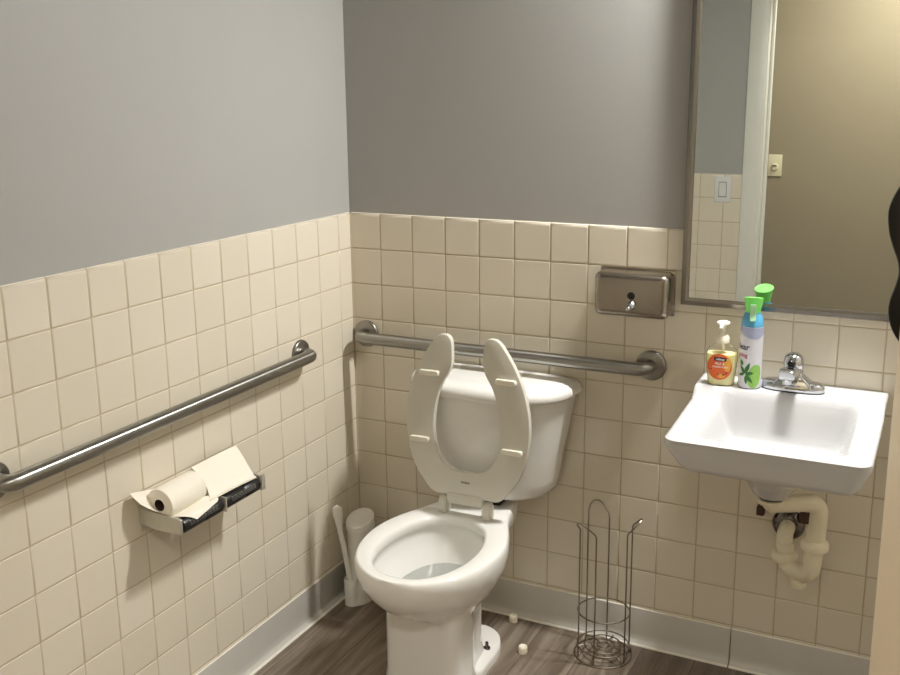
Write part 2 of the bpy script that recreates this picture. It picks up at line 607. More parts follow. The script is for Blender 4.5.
# black wavy plate standing off the door's free edge
zc = 1.372
out = []
for z_, x_ in ((1.478, 1.612), (1.468, 1.598), (1.452, 1.588), (1.434, 1.582), (1.412, 1.5825), (1.395, 1.586), (1.377, 1.5915), (1.362, 1.5925), (1.346, 1.5885), (1.330, 1.583), (1.314, 1.581), (1.298, 1.5835), (1.284, 1.590), (1.272, 1.600), (1.266, 1.612)):
    out.append((x_ - 0.085 * (z_ - 1.316), z_))
right = [(1.645, 1.266), (1.653, 1.30), (1.655, 1.33), (1.648, 1.37), (1.655, 1.41), (1.653, 1.45), (1.645, 1.478)]
op = smooth_path([(x, 0, z) for x, z in out + right], 4, closed=True)
bm = B()
n0 = Vector((0, 1, 0))
rings = []
for s, dy in ((0.93, -0.006), (0.985, -0.0045), (1.0, -0.002), (1.0, 0.004), (0.985, 0.006), (0.93, 0.0065)):
    rings.append([Vector((1.628 + (p.x - 1.618) * s, -1.342 + dy, zc + 0.006 + (p.z - zc) * s)) for p in op])
loft(bm, rings)
pull = obj('door_pull', bm, M['blackg'], door)
pull['label'] = 'black wavy-edged pull'

# ---------------------------------------------------------------- grab bars
def grab(label, a, b, nrm, r, off, fl):
    a, b, nrm = Vector(a), Vector(b), Vector(nrm)
    d = (b - a).normalized()
    t = thing('grab_bar', label, 'grab bar', (a + b) / 2)
    bm = B()
    tube(bm, fillet([a + nrm * 0.004, a + nrm * off + d * 0.004, b + nrm * off - d * 0.004, b + nrm * 0.004], 0.05, 10), r, 28)
    obj('bar', bm, M['bar_y' if abs(d.y) > 0.5 else 'bar_x'], t)
    for p in (a, b):
        bm = B()
        lathe(bm, [(fl, -0.0055), (fl, 0.006), (fl - 0.002, 0.0085), (fl - 0.006, 0.0098), (r + 0.004, 0.0112), (r + 0.001, 0.012)], p, nrm, 40)
        obj('flange', bm, M['steelb'], t)
    return t


grab('brushed steel grab bar running along the left wall above the toilet paper holder', (0, -1.350, 0.838), (0, -0.296, 0.842), (1, 0, 0), 0.0185, 0.047, 0.04)
grab('brushed steel grab bar on the rear wall passing behind the raised toilet seat', (0.0475, 0, 0.84), (0.952, 0, 0.84), (0, -1, 0), 0.0185, 0.057, 0.042)

# ---------------------------------------------------------------- soap dispenser on the wall
t = thing('soap_dispenser', 'brushed steel box soap dispenser mounted on the tiles left of the mirror', 'soap dispenser', (0.905, 0, 1.04))
bm = B()
box(bm, (0.804, -0.004, 0.982), (1.010, 0.0055, 1.105), 0.0015)
obj('back_plate', bm, M['steeld'], t)
bm = B()


def xz(x0, x1, z0, z1, r, y):
    return [Vector((p.x, y, p.y)) for p in rrect(x0, x1, z0, z1, r, 0, 6)]


loft(bm, [xz(0.807, 1.008, 0.984, 1.102, 0.016, -0.004), xz(0.807, 1.008, 0.984, 1.102, 0.016, -0.058), xz(0.808, 1.007, 0.985, 1.101, 0.0155, -0.064), xz(0.811, 1.004, 0.988, 1.098, 0.015, -0.070), xz(0.816, 0.999, 0.993, 1.093, 0.013, -0.0745), xz(0.822, 0.993, 0.999, 1.087, 0.011, -0.076)])
obj('housing', bm, M['steeld'], t)
bm = B()
lathe(bm, [(0.0105, 0), (0.0105, 0.002), (0.008, 0.0035), (0.004, 0.004)], (0.911, -0.0755, 1.044), (0, -1, 0), 20)
obj('sight_glass', bm, M['blackg'], t)
bm = B()
lathe(bm, [(0.0115, 0), (0.0115, 0.005), (0.009, 0.008), (0.0085, 0.014), (0.0065, 0.016), (0.0065, 0.026), (0.005, 0.029), (0.003, 0.030)], (0.914, -0.0755, 1.020), (-0.15, -1, -0.25), 20)
obj('push_valve', bm, M['chrome'], t)

# ---------------------------------------------------------------- mirror
MX0, MX1, MZ0, MZ1 = 1.029, 1.645, 1.020, 1.935
t = thing('mirror', 'large rectangular steel-framed mirror on the wall above the sink', 'mirror', ((MX0 + MX1) / 2, 0, MZ0))
bm = B()
ro = [Vector((x, 0, z)) for x, z in ((MX0, MZ0), (MX1, MZ0), (MX1, MZ1), (MX0, MZ1))]


def inset(d, y):
    return [Vector((x, y, z)) for x, z in ((MX0 + d, MZ0 + d), (MX1 - d, MZ0 + d), (MX1 - d, MZ1 - d), (MX0 + d, MZ1 - d))]


loft(bm, [inset(0, -0.0005), inset(0, -0.017), inset(0.001, -0.019), inset(0.012, -0.021), inset(0.019, -0.019), inset(0.020, -0.0165), inset(0.020, -0.010)], False, False)
obj('mirror_frame', bm, M['steel'], t, angle=25)
bm = B()
tl = math.radians(0.40)
zz0, zz1 = MZ0 + 0.019, MZ1 - 0.019
y0_, y1_ = -0.0150, -0.0150 + math.tan(tl) * (zz1 - zz0)
q = [Vector((MX0 + 0.019, y0_, zz0)), Vector((MX1 - 0.019, y0_, zz0)), Vector((MX1 - 0.019, y1_, zz1)), Vector((MX0 + 0.019, y1_, zz1))]
loft(bm, [[p + Vector((0, 0.004, 0)) for p in q], q])
obj('mirror_glass', bm, M['mirror'], t, smooth=False)

# ---------------------------------------------------------------- sink
SX0, SX1 = 1.098, 1.549
DZ, RZ = 0.838, 0.806       # deck and rim heights
FRY = -0.478
t = thing('sink', 'white wall-hung rectangular sink below the mirror', 'sink', (1.33, 0, RZ))


def sring(x0, x1, y0, y1, zf, zb, r, n=8, k=10, rb=0.004):
    """ring with ruled height: zf in front, zb at rear (raised deck blend)"""
    return None


# the top surface is a height grid, the apron and underside are lofted rings
NX, NY = 64, 64


def edge_x(y):
    s = (-y) / (-FRY)
    return SX0 + 0.012 * s, SX1 - 0.002 * s


def sm(a, b, x):
    x = max(0.0, min(1.0, (x - a) / (b - a)))
    return x * x * (3 - 2 * x)


BX0, BX1, BY0, BY1 = 1.160, 1.500, -0.428, -0.120


def top_z(x, y):
    # raised deck at the wall, concave step, flat rim, basin
    rim = RZ + 0.006 * sm(-0.45, -0.1, y)
    zt = rim + (DZ - rim) * sm(-0.158, -0.118, y)
    # signed distance to the rounded basin opening
    r = 0.045
    cx, cy = (BX0 + BX1) / 2, (BY0 + BY1) / 2
    dx = abs(x - cx) - (BX1 - BX0) / 2 + r
    dy = abs(y - cy) - (BY1 - BY0) / 2 + r
    d = min(max(dx, dy), 0) + math.hypot(max(dx, 0), max(dy, 0)) - r
    depth = sm(0.003, -0.052, d) * 0.092
    depth += 0.016 * sm(-0.04, -0.14, d)
    return zt - depth


def sq(u, v):
    """unit square -> sink plan with rounded front corners"""
    y = v * FRY
    a, b = edge_x(y)
    x = a + (b - a) * u
    return x, y


rc = 0.03


def clampxy(u, v):
    x, y = sq(u, v)
    a, b = edge_x(y)
    # pull the front corners in to a radius
    dy = y - FRY
    if dy < rc:
        ins = rc - math.sqrt(max(0, rc * rc - (rc - dy) ** 2))
        a2, b2 = a + ins, b - ins
        x = a2 + (b2 - a2) * u
    return x, y


vs_ = [0.0, 0.004] + [0.012 + (1 - 0.012) * (i / NY) for i in range(NY + 1)]
# denser towards the front edge for the corner radius
vs_ = sorted(set(vs_ + [1 - (1 - math.cos(PI / 2 * i / 8)) * rc / abs(FRY) for i in range(9)] + [1 - rc / abs(FRY) * (1 - math.sin(PI / 2 * i / 8)) for i in range(9)]))
us_ = [i / NX for i in range(NX + 1)]
bm = B()
G = []
for v in vs_:
    row = []
    for u in us_:
        x, y = clampxy(u, v)
        row.append(bm.verts.new((x, y, top_z(x, y))))
    G.append(row)
for r0, r1 in zip(G[:-1], G[1:]):
    for i in range(NX):
        bm.faces.new((r0[i], r0[i + 1], r1[i + 1], r1[i]))
# boundary loop: left side front-wards, front edge, right side back
loop = [G[j][0] for j in range(len(vs_))] + [G[-1][i] for i in range(1, NX + 1)] + [G[j][NX] for j in range(len(vs_) - 2, -1, -1)] + [G[0][i] for i in range(NX - 1, 0, -1)]
cxs, cys = 1.325, -0.19


LEV = [(-0.0025, -0.0025, None, 0.006), (-0.003, -0.003, None, 0.013), (0.013, 0.001, 0.034, 0), (0.031, 0.004, 0.056, 0), (0.044, 0.009, 0.069, 0), (0.057, 0.022, 0.076, 0), (0.085, 0.060, 0.082, 0), (0.130, 0.105, 0.100, 0)]


def drop(v, k):
    """k-th ring below the top edge"""
    x, y, z = v.co
    ox, oy, dz, dn0 = LEV[k]
    wall = y > -0.004
    mid = (SX0 + SX1) / 2
    nz = z - dn0 if dz is None else RZ - dz
    sx = max(-1, min(1, (x - mid) / ((SX1 - SX0) / 2)))
    xx, yy = x, y
    if k < 2:
        if abs(sx) > 0.85:
            xx -= ox * math.copysign(1, sx)
        if y < FRY + 0.05:
            yy -= oy
    else:
        xx -= ox * sx * (0.55 if sx > 0 else 1.0)
        if not wall:
            yy += oy * max(0, min(1, -y / abs(FRY))) * 1.1
    return Vector((xx, yy if not wall else -0.0005, nz))


prev = loop
n = len(loop)
for k in range(len(LEV)):
    cur = [bm.verts.new(drop(v, k)) for v in loop]
    for i in range(n):
        bm.faces.new((prev[i], prev[(i + 1) % n], cur[(i + 1) % n], cur[i]))
    prev = cur
bc = Vector((1.315, -0.20, 0))
base_ring = [Vector(drop(v, len(LEV) - 1)) for v in loop]
for s_, rad_, dz in ((0.62, 0.080, -0.134), (0.85, 0.066, -0.155), (1.0, 0.056, -0.178), (1.0, 0.046, -0.196), (1.0, 0.034, -0.206), (1.0, 0.020, -0.208)):
    cur = []
    for p in base_ring:
        d = Vector((p.x, p.y, 0)) - bc
        rad = d.length
        rr = rad * (1 - s_) + rad_ * s_
        dn_ = d.normalized()
        cur.append(bm.verts.new((bc.x + dn_.x * rr, min(-0.002, bc.y + dn_.y * rr), RZ + dz)))
    for i in range(n):
        bm.faces.new((prev[i], prev[(i + 1) % n], cur[(i + 1) % n], cur[i]))
    prev = cur
bm.faces.new(prev)
obj('basin', bm, M['sinkp'], t, angle=70)
bm = B()
lathe(bm, [(0.026, 0.0), (0.026, 0.002), (0.022, 0.003), (0.016, 0.001)], (1.33, -0.24, top_z(1.33, -0.24) - 0.0005), (0, 0, 1), 28)
obj('drain_ring', bm, M['chrome'], t)

# ---------------------------------------------------------------- faucet
FX, FYY = 1.332, -0.072
t = thing('faucet', 'chrome single-handle faucet on the sink ledge', 'faucet', (FX, FYY, DZ))


def oval(cx, cy, a, b, z, n=40, p=2.4):
    out = []
    for k in range(n):
        th = 2 * PI * k / n
        c, s = math.cos(th), math.sin(th)
        out.append(Vector((cx + a * math.copysign(abs(c) ** (2 / p), c), cy + b * math.copysign(abs(s) ** (2 / p), s), z)))
    return out


bm = B()
loft(bm, [oval(FX, FYY, 0.074, 0.028, DZ + 0.0002), oval(FX, FYY, 0.076, 0.030, DZ + 0.003), oval(FX, FYY, 0.076, 0.030, DZ + 0.012), oval(FX, FYY, 0.074, 0.028, DZ + 0.018), oval(FX, FYY, 0.068, 0.023, DZ + 0.023), oval(FX, FYY, 0.058, 0.016, DZ + 0.0255), oval(FX, FYY, 0.04, 0.008, DZ + 0.026)])
obj('base', bm, M['chrome'], t, angle=35)
bm = B()
loft(bm, [oval(FX, FYY, 0.0765, 0.0305, DZ - 0.001), oval(FX, FYY, 0.0765, 0.0305, DZ + 0.0025)])
obj('gasket', bm, M['black'], t)
bm = B()


def blk(w0, d0, z0, r=0.008):
    return [Vector((p.x, p.y, DZ + z0)) for p in rrect(FX - w0, FX + w0, FYY - d0, FYY + d0, r, 0, 4)]


loft(bm, [blk(0.050, 0.0285, 0.010), blk(0.046, 0.027, 0.020), blk(0.034, 0.0235, 0.032), blk(0.024, 0.021, 0.040), blk(0.0215, 0.020, 0.050)])
obj('body', bm, M['chrome'], t, angle=35)
bm = B()
sd = Vector((-0.10, -1, 0)).normalized(); su = Vector((-sd.y, sd.x, 0))


def spr(dist, w, z0, z1, r=0.005):
    return [Vector((FX, FYY, 0)) + sd * dist + su * p.x + Vector((0, 0, p.y)) for p in rrect(-w, w, DZ + z0, DZ + z1, r, 0, 4)]


loft(bm, [spr(0.0, 0.020, 0.030, 0.056), spr(0.04, 0.020, 0.040, 0.066), spr(0.068, 0.0195, 0.044, 0.070), spr(0.076, 0.0185, 0.044, 0.069), spr(0.080, 0.016, 0.047, 0.066)])
obj('spout', bm, M['chrome'], t, angle=35)
bm = B()
lathe(bm, [(0.009, 0.011), (0.0115, 0.009), (0.0115, 0.0), (0.0115, -0.006)], Vector((FX, FYY, DZ + 0.038)) + sd * 0.064, (0, 0, 1), 20)
obj('aerator', bm, M['chrome'], t)
bm = B()
lathe(bm, [(0.0195, 0.0), (0.0205, 0.003), (0.0235, 0.008), (0.0248, 0.018), (0.0240, 0.029), (0.0205, 0.038), (0.014, 0.0435), (0.004, 0.0455)], (FX, FYY, DZ + 0.051), (-0.05, -0.12, 1), 32)
h = obj('handle', bm, M['chrome'], t)
bm = B()
lathe(bm, [(0.0105, 0.0), (0.0095, 0.004), (0.0085, 0.010), (0.006, 0.0125), (0.002, 0.013)], Vector((FX - 0.003, FYY - 0.0235, DZ + 0.073)), (-0.1, -0.95, 0.12), 20)
obj('temperature_button', bm, M['blackg'], h)

# ---------------------------------------------------------------- hand soap bottle
bx, by = 1.158, -0.092
t = thing('soap_bottle', 'clear pump bottle of pale yellow hand soap with orange label on the sink ledge', 'soap bottle', (bx, by, DZ))
rz = math.radians(2)
cr_, sr_ = math.cos(rz), math.sin(rz)
PB = [(0.0, 0.030, 0.0200), (0.003, 0.0325, 0.0215), (0.02, 0.0345, 0.0228), (0.045, 0.0375, 0.024), (0.062, 0.0392, 0.0242), (0.075, 0.0385, 0.0235), (0.084, 0.034, 0.021), (0.090, 0.025, 0.017), (0.094, 0.0165, 0.014), (0.097, 0.0125, 0.0122), (0.104, 0.0122, 0.0122)]


def bprof(h):
    for (h0, a0, b0), (h1, a1, b1) in zip(PB[:-1], PB[1:]):
        if h <= h1:
            s = (h - h0) / (h1 - h0)
            return a0 + (a1 - a0) * s, b0 + (b1 - b0) * s
    return PB[-1][1:]


def brot(x, y, z):
    return Vector((bx + x * cr_ - y * sr_, by + x * sr_ + y * cr_, DZ + z * 1.12))


def bring(h, k=1.0, n=40, off=0.0):
    a, b = bprof(h)
    p = 2.7 if h < 0.085 else 2.0
    out = []
    for i in range(n):
        th = 2 * PI * i / n
        c, s = math.cos(th), math.sin(th)
        out.append(brot((a - off) * math.copysign(abs(c) ** (2 / p), c), (b - off) * math.copysign(abs(s) ** (2 / p), s), h))
    return out


def bsurf(eps):
    def f(u, v):
        a, b = bprof(v)
        s = min(0.97, abs(u) / a)
        return brot(u, -(b + eps) * (1 - s ** 2.7) ** (1 / 2.7) - eps * 0.3, v)
    return f


bm = B(); loft(bm, [bring(h_) for h_ in (0.0, 0.003, 0.02, 0.035, 0.045, 0.055, 0.062, 0.069, 0.075, 0.08, 0.084, 0.087, 0.090, 0.094, 0.097, 0.104)])
obj('bottle', bm, M['clear'], t)
bm = B(); loft(bm, [bring(h_, off=0.0012) for h_ in (0.0012, 0.003, 0.02, 0.035, 0.045, 0.055, 0.062, 0.069, 0.0735)])
obj('liquid_soap', bm, M['liquid'], t)
bm = B(); patch(bm, ell(-0.002, 0.045, 0.031, 0.0305, 36), bsurf(0.0004), 8)
lb = obj('label_sticker', bm, M['orange'], t)
bm = B()
patch(bm, ell(0.018, 0.050, 0.0085, 0.016, 18), bsurf(0.0006), 4)
patch(bm, ell(0.004, 0.024, 0.010, 0.005, 18), bsurf(0.0006), 4)
obj('honey_print', bm, M['honey'], lb)
bm = B()
for (x_, y_, l_, w_, a_) in ((0.006, 0.026, 0.008, 0.002, 0.4), (0.014, 0.029, 0.008, 0.002, 0.9), (-0.002, 0.025, 0.006, 0.0016, 2.4), (-0.022, 0.036, 0.006, 0.0016, 1.6)):
    patch(bm, leaf(x_, y_, l_, w_, a_), bsurf(0.0007), 2)
obj('berry_print', bm, M['redp'], lb)
bm = B(); patch(bm, [(p.x, p.y) for p in rrect(-0.0155, 0.0155, 0.0585, 0.0675, 0.003, 0, 4)], bsurf(0.0008), 3)
bn = obj('banner', bm, M['navy'], lb)
obj('lettering', text_bm('softsoap', 0.0078, 0, 0.0632, bsurf(0.0012), 0.82, 0.0001), M['whitep'], lb, smooth=False)
obj('lettering', text_bm('MILK &', 0.0085, -0.001, 0.0525, bsurf(0.0010), 0.9, 0.0001), M['whitep'], lb, smooth=False)
obj('lettering', text_bm('GOLDEN HONEY', 0.0056, 0, 0.0450, bsurf(0.0010), 0.9, 0.0001), M['whitep'], lb, smooth=False)
bm = B()
lathe(bm, [(0.0135, 0.0), (0.0165, 0.001), (0.0165, 0.013), (0.0140, 0.018), (0.0090, 0.023), (0.0075, 0.027), (0.0062, 0.029), (0.0060, 0.046), (0.0085, 0.047)], (bx, by, DZ + 0.109), (0, 0, 1), 28)
pm = obj('pump_collar', bm, M['pump'], t)
bm = B()
lathe(bm, [(0.007, 0.0), (0.014, 0.003), (0.0165, 0.006), (0.0160, 0.009), (0.012, 0.0115), (0.004, 0.0125)], (bx, by, DZ + 0.153), (0, 0, 1), 24)
tube(bm, smooth_path([(bx, by, DZ + 0.159), (bx + 0.001, by - 0.017, DZ + 0.161), (bx + 0.001, by - 0.029, DZ + 0.158), (bx + 0.001, by - 0.034, DZ + 0.153)], 5), [0.006] * 6 + [0.0055] * 6 + [0.0045] * 4, 12)
obj('pump_head', bm, M['pump'], t)
bm = B(); tube(bm, [(bx, by, DZ + 0.110), (bx + 0.004, by, DZ + 0.075)], 0.003, 10)
obj('dip_tube', bm, M['pump'], t)

# ---------------------------------------------------------------- spray can
kx, ky, kr = 1.2285, -0.088, 0.0283
t = thing('spray_can', 'white and blue air freshener spray can with green cap on the sink ledge', 'spray can', (kx, ky, DZ))
bm = B()
lathe(bm, [(0.024, 0.0), (kr, 0.004), (kr, 0.010), (kr, 0.125), (kr * 0.995, 0.150), (kr * 0.97, 0.160)], (kx, ky, DZ), (0, 0, 1), 40)
obj('can', bm, M['canw'], t)
bm = B()
lathe(bm, [(kr * 0.972, 0.1595), (kr * 0.93, 0.170), (kr * 0.84, 0.182), (kr * 0.72, 0.190), (kr * 0.62, 0.194)], (kx, ky, DZ), (0, 0, 1), 40)
obj('shoulder', bm, M['canb'], t)
bm = B()
# flared trigger cap: oval cup rising to a sloped lip
fd = Vector((0.15, -0.985, 0)).normalized(); fs = Vector((-fd.y, fd.x, 0))


def capring(h, a, b, tilt):
    out = []
    for k in range(32):
        th = 2 * PI * k / 32
        p = fs * (a * math.cos(th)) + fd * (b * math.sin(th))
        out.append(Vector((kx, ky, DZ + h + tilt * math.sin(th))) + p)
    return out


loft(bm, [capring(0.186, 0.0175, 0.0175, 0), capring(0.200, 0.018, 0.018, 0.0), capring(0.214, 0.021, 0.021, -0.001), capring(0.224, 0.0225, 0.0235, 0.004), capring(0.2285, 0.0240, 0.0255, 0.007), capring(0.2295, 0.0220, 0.0235, 0.007), capring(0.2285, 0.017, 0.018, 0.005)])
obj('cap', bm, M['green'], t)
bm = B()
c0 = Vector((kx, ky, DZ)) + fd * 0.0215
r = []
for h_, w_, o_ in ((0.176, 0.0065, 0.006), (0.190, 0.0075, 0.002), (0.205, 0.0075, 0.001), (0.218, 0.0070, 0.004)):
    r.append([c0 + fd * o_ + fs * (sx * w_) + fd * (sy * 0.003) + Vector((0, 0, h_)) for sx, sy in ((-1, -1), (1, -1), (1, 1), (-1, 1))])
loft(bm, r)
bmesh.ops.bevel(bm, geom=bm.edges[:], offset=0.0012, segments=2, affect='EDGES')
obj('trigger', bm, M['greent'], t)
view = math.atan2(-2.611 - ky, 1.646 - kx)     # towards the open side of the room


def csurf(eps, r=kr):
    def f(u, v):
        a = view + u / r
        return Vector((kx + (r + eps) * math.cos(a), ky + (r + eps) * math.sin(a), DZ + v))
    return f


bm = B()
wv = [(-0.040 + 0.08 * k / 20, 0.159) for k in range(21)] + [(0.040 - 0.08 * k / 20, 0.140 - 0.010 * math.sin(k / 20 * PI * 1.3) + 0.004 * k / 20) for k in range(21)]
# wave band as strips
cols = []
for k in range(21):
    u = -0.040 + 0.08 * k / 20
    lo_ = 0.142 - 0.012 * math.sin((20 - k) / 20 * PI * 1.2)
    cols.append([bm.verts.new(csurf(0.0003)(u, lo_ + (0.1585 - lo_) * j / 4)) for j in range(5)])
for a, b in zip(cols[:-1], cols[1:]):
    for j in range(4):
        bm.faces.new((a[j], b[j], b[j + 1], a[j + 1]))
cl = obj('wave_print', bm, M['canl'], t)
bm = B()
patch(bm, ell(0.012, 0.034, 0.018, 0.031, 28, -0.15), csurf(0.0003), 6)
obj('leaf_print', bm, M['leafl'], t)
bm = B()
for (x_, y_, l_, w_, a_) in ((-0.012, 0.040, 0.026, 0.0045, 2.2), (-0.012, 0.042, 0.030, 0.005, 1.2), (-0.012, 0.040, 0.022, 0.005, 0.15), (-0.014, 0.040, 0.018, 0.004, 3.5), (-0.010, 0.038, 0.028, 0.0045, -0.9), (-0.010, 0.036, 0.024, 0.004, -1.5), (-0.020, 0.060, 0.018, 0.005, 2.0)):
    patch(bm, leaf(x_, y_, l_, w_, a_), csurf(0.0005), 3)
obj('leaf_print', bm, M['leafd'], t)
obj('lettering', text_bm('clear', 0.022, -0.0245, 0.108, csurf(0.0005), 0.95, 0.0003), M['navy'], t, smooth=False)
obj('lettering', text_bm('spring', 0.0150, -0.0245, 0.087, csurf(0.0005), 0.9, 0.0002), M['redt'], t, smooth=False)

# ---------------------------------------------------------------- drain trap under the sink
t = thing('drain_trap', 'cream plastic drain trap with slip nuts under the sink', 'drain pipe', (1.36, -0.1, 0.55))
pr_ = 0.0215
bm = B()
tube(bm, fillet([(1.314, -0.20, 0.5965), (1.314, -0.20, 0.578), (1.424, -0.145, 0.580), (1.4185, -0.13, 0.46)], 0.034, 8), pr_, 22)
obj('tailpiece_arm', bm, M['pvc'], t)
bm = B()
lathe(bm, [(0.029, 0.0), (0.0315, 0.003), (0.0315, 0.012), (0.024, 0.014)], (1.314, -0.2, 0.580), (0, 0, 1), 28)
obj('flange_nut', bm, M['pvc'], t)
bm = B()
lathe(bm, [(0.027, 0.0), (0.027, 0.006)], (1.314, -0.2, 0.594), (0, 0, 1), 28)
obj('rubber_gasket', bm, M['black'], t)
bm = B()
tube(bm, fillet([(1.4185, -0.13, 0.505), (1.412, -0.125, 0.366), (1.343, -0.075, 0.364), (1.338, -0.07, 0.425)], 0.046, 12), pr_ + 0.001, 22)
obj('u_bend', bm, M['pvc'], t)
for p, ax in (((1.4165, -0.13, 0.448), (0, 0, 1)), ((1.339, -0.071, 0.378), (0, 0, 1))):
    bm = B()
    lathe(bm, [(0.0235, -0.004), (0.032, 0.0), (0.0335, 0.004), (0.0335, 0.017), (0.031, 0.022), (0.0235, 0.026)], p, ax, 28)
    obj('slip_nut', bm, M['pvc'], t)
bm = B()
lathe(bm, [(0.0235, 0.0), (0.0225, 0.028), (0.0215, 0.03)], (1.4175, -0.13, 0.466), (0, 0, 1), 24)
obj('coupling', bm, M['pvc'], t)
bm = B()
lathe(bm, [(0.010, 0.0), (0.014, 0.012), (0.0195, 0.016), (0.0195, 0.026), (0.018, 0.030)], (1.380, -0.10, 0.354), (0.02, 0.0, -1), 20)
obj('cleanout_plug', bm, M['pvc'], t)
bm = B()
tube(bm, fillet([(1.338, -0.07, 0.400), (1.336, -0.07, 0.447), (1.336, -0.001, 0.447)], 0.026, 8), pr_ - 0.001, 22)
obj('wall_elbow', bm, M['pvc'], t)
bm = B()
lathe(bm, [(0.042, -0.005), (0.042, 0.003), (0.038, 0.010), (0.030, 0.017), (0.0215, 0.020)], (1.336, -0.0005, 0.447), (0, -1, 0), 32)
obj('escutcheon', bm, M['esc'], t)
bm = B()
box(bm, (1.254, -0.02, 0.464), (1.274, 0.002, 0.490), 0.003)
o1 = obj('pipe_stub', bm, M['rust'], t)
bm = B()
box(bm, (1.362, -0.02, 0.462), (1.390, 0.002, 0.488), 0.003)
obj('pipe_stub', bm, M['rust'], t)

# ---------------------------------------------------------------- toilet
TX = 0.503
t = thing('toilet', 'white two-piece toilet with its open-front seat raised against the tank', 'toilet', (TX, 0, 0))
RIM = 0.42
TOP = [(-.685, 0), (-.682, .03), (-.670, .062), (-.645, .100), (-.605, .137), (-.55, .165), (-.49, .180), (-.43, .184), (-.37, .176), (-.31, .155), (-.25, .128), (-.19, .108), (-.14, .098), (-.115, .097), (-.110, .085), (-.110, .04), (-.110, 0)]


def adj(L, fy=0.0, k=1.0, add=0.0, yc=-.40):
    return [(y + (fy * (1 if y < yc else 0) * min(1, (yc - y) / 0.25)), max(0, w * k + (add if w > 0.02 else add * w / 0.02))) for y, w in L]


COL_ = [(-.537, 0), (-.537, .05), (-.532, .085), (-.515, .107), (-.48, .112), (-.44, .110), (-.41, .100), (-.38, .082), (-.35, .072), (-.32, .069), (-.29, .066), (-.265, .055), (-.256, .03), (-.255, 0)]
FOOT = [(-.546, 0), (-.546, .05), (-.540, .090), (-.520, .115), (-.48, .121), (-.42, .118), (-.37, .108), (-.32, .104), (-.27, .103), (-.22, .096), (-.18, .076), (-.155, .045), (-.147, .02), (-.147, 0)]
CR = [(-.562, 0), (-.560, .03), (-.547, .070), (-.515, .102), (-.46, .118), (-.41, .116), (-.36, .104), (-.32, .090), (-.29, .078), (-.265, .062), (-.255, .035), (-.253, 0)]


def back(L, yb):
    """pull everything behind y=-.40 forwards so the rear end lies at yb"""
    y0 = L[-1][0]
    return [(y if y < -.40 else -.40 + (y + .40) * (yb + .40) / (y0 + .40), w) for y, w in L]


rings = [sym_ring(FOOT, 0.0, TX), sym_ring(FOOT, 0.018, TX), sym_ring(adj(FOOT, 0.004, 0.97), 0.026, TX), sym_ring(adj(COL_, 0, 1.05, 0.004), 0.034, TX), sym_ring(COL_, 0.07, TX), sym_ring(COL_, 0.14, TX), sym_ring(COL_, 0.215, TX), sym_ring(COL_, 0.243, TX)]
rings += [sym_ring(CR, 0.252, TX), sym_ring(back(adj(TOP, 0.085, 0.74, 0), -.225), 0.275, TX), sym_ring(back(adj(TOP, 0.045, 0.87, 0), -.19), 0.305, TX), sym_ring(back(adj(TOP, 0.018, 0.955, 0), -.15), 0.335, TX), sym_ring(back(adj(TOP, 0.003, 1.0, 0.003), -.118), 0.362, TX), sym_ring(adj(TOP, -0.003, 1.0, 0.006), 0.388, TX), sym_ring(adj(TOP, -0.003, 1.0, 0.006), 0.406, TX), sym_ring(adj(TOP, -0.001, 1.0, 0.0035), 0.4145, TX), sym_ring(TOP, RIM - 0.001, TX), sym_ring(adj(TOP, 0.003, 1.0, -0.004), RIM, TX)]
IN = [(-.648, 0), (-.645, .03), (-.632, .060), (-.60, .092), (-.56, .113), (-.51, .126), (-.46, .129), (-.41, .124), (-.36, .109), (-.32, .088), (-.292, .058), (-.279, .028), (-.276, 0)]


def innr(z, s, cy=-.46, c2=None, k=1.0):
    c2 = cy if c2 is None else c2
    return sym_ring([(c2 + (y - cy) * s * k, w * s) for y, w in IN], z, TX)


rings += [innr(RIM - 0.0005, 1.07), innr(RIM - 0.004, 1.02), innr(RIM - 0.012, 1.0), innr(RIM - 0.030, 1.0), innr(RIM - 0.034, 1.03), innr(RIM - 0.055, 1.03), innr(0.33, 0.92, c2=-.455), innr(0.29, 0.76, c2=-.445), innr(0.255, 0.58, c2=-.425), innr(0.232, 0.45, c2=-.41), innr(0.20, 0.36, c2=-.40), innr(0.185, 0.25, c2=-.40)]
bm = B(); loft(bm, rings)
obj('bowl', bm, M['porc'], t, angle=55)
bm = B()
wr = innr(0.292, 0.765, c2=-.4455)
loft(bm, [[p - Vector((0, 0, 0.001)) for p in wr], wr])
obj('water', bm, M['water'], t)
# floor bolts on the foot
for sx in (1, -1):
    bm = B()
    bxp, byp = TX + sx * 0.074, -0.268
    lathe(bm, [(0.015, 0.0), (0.015, 0.002), (0.010, 0.003), (0.010, 0.010), (0.005, 0.0115), (0.005, 0.024), (0.004, 0.026)], (bxp, byp, 0.0255), (0, 0, 1), 14)
    obj('floor_bolt', bm, M['esc'], t)
# tank
TW = [(-.212, 0), (-.211, .05), (-.206, .098), (-.195, .140), (-.175, .177), (-.145, .208), (-.11, .227), (-.07, .237), (-.035, .240), (-.020, .240), (-.014, .234), (-.014, .12), (-.014, 0)]


def tw(kx_, ky_, z):
    return sym_ring([(-.014 + (y + .014) * ky_, w * kx_) for y, w in TW], z, TX)


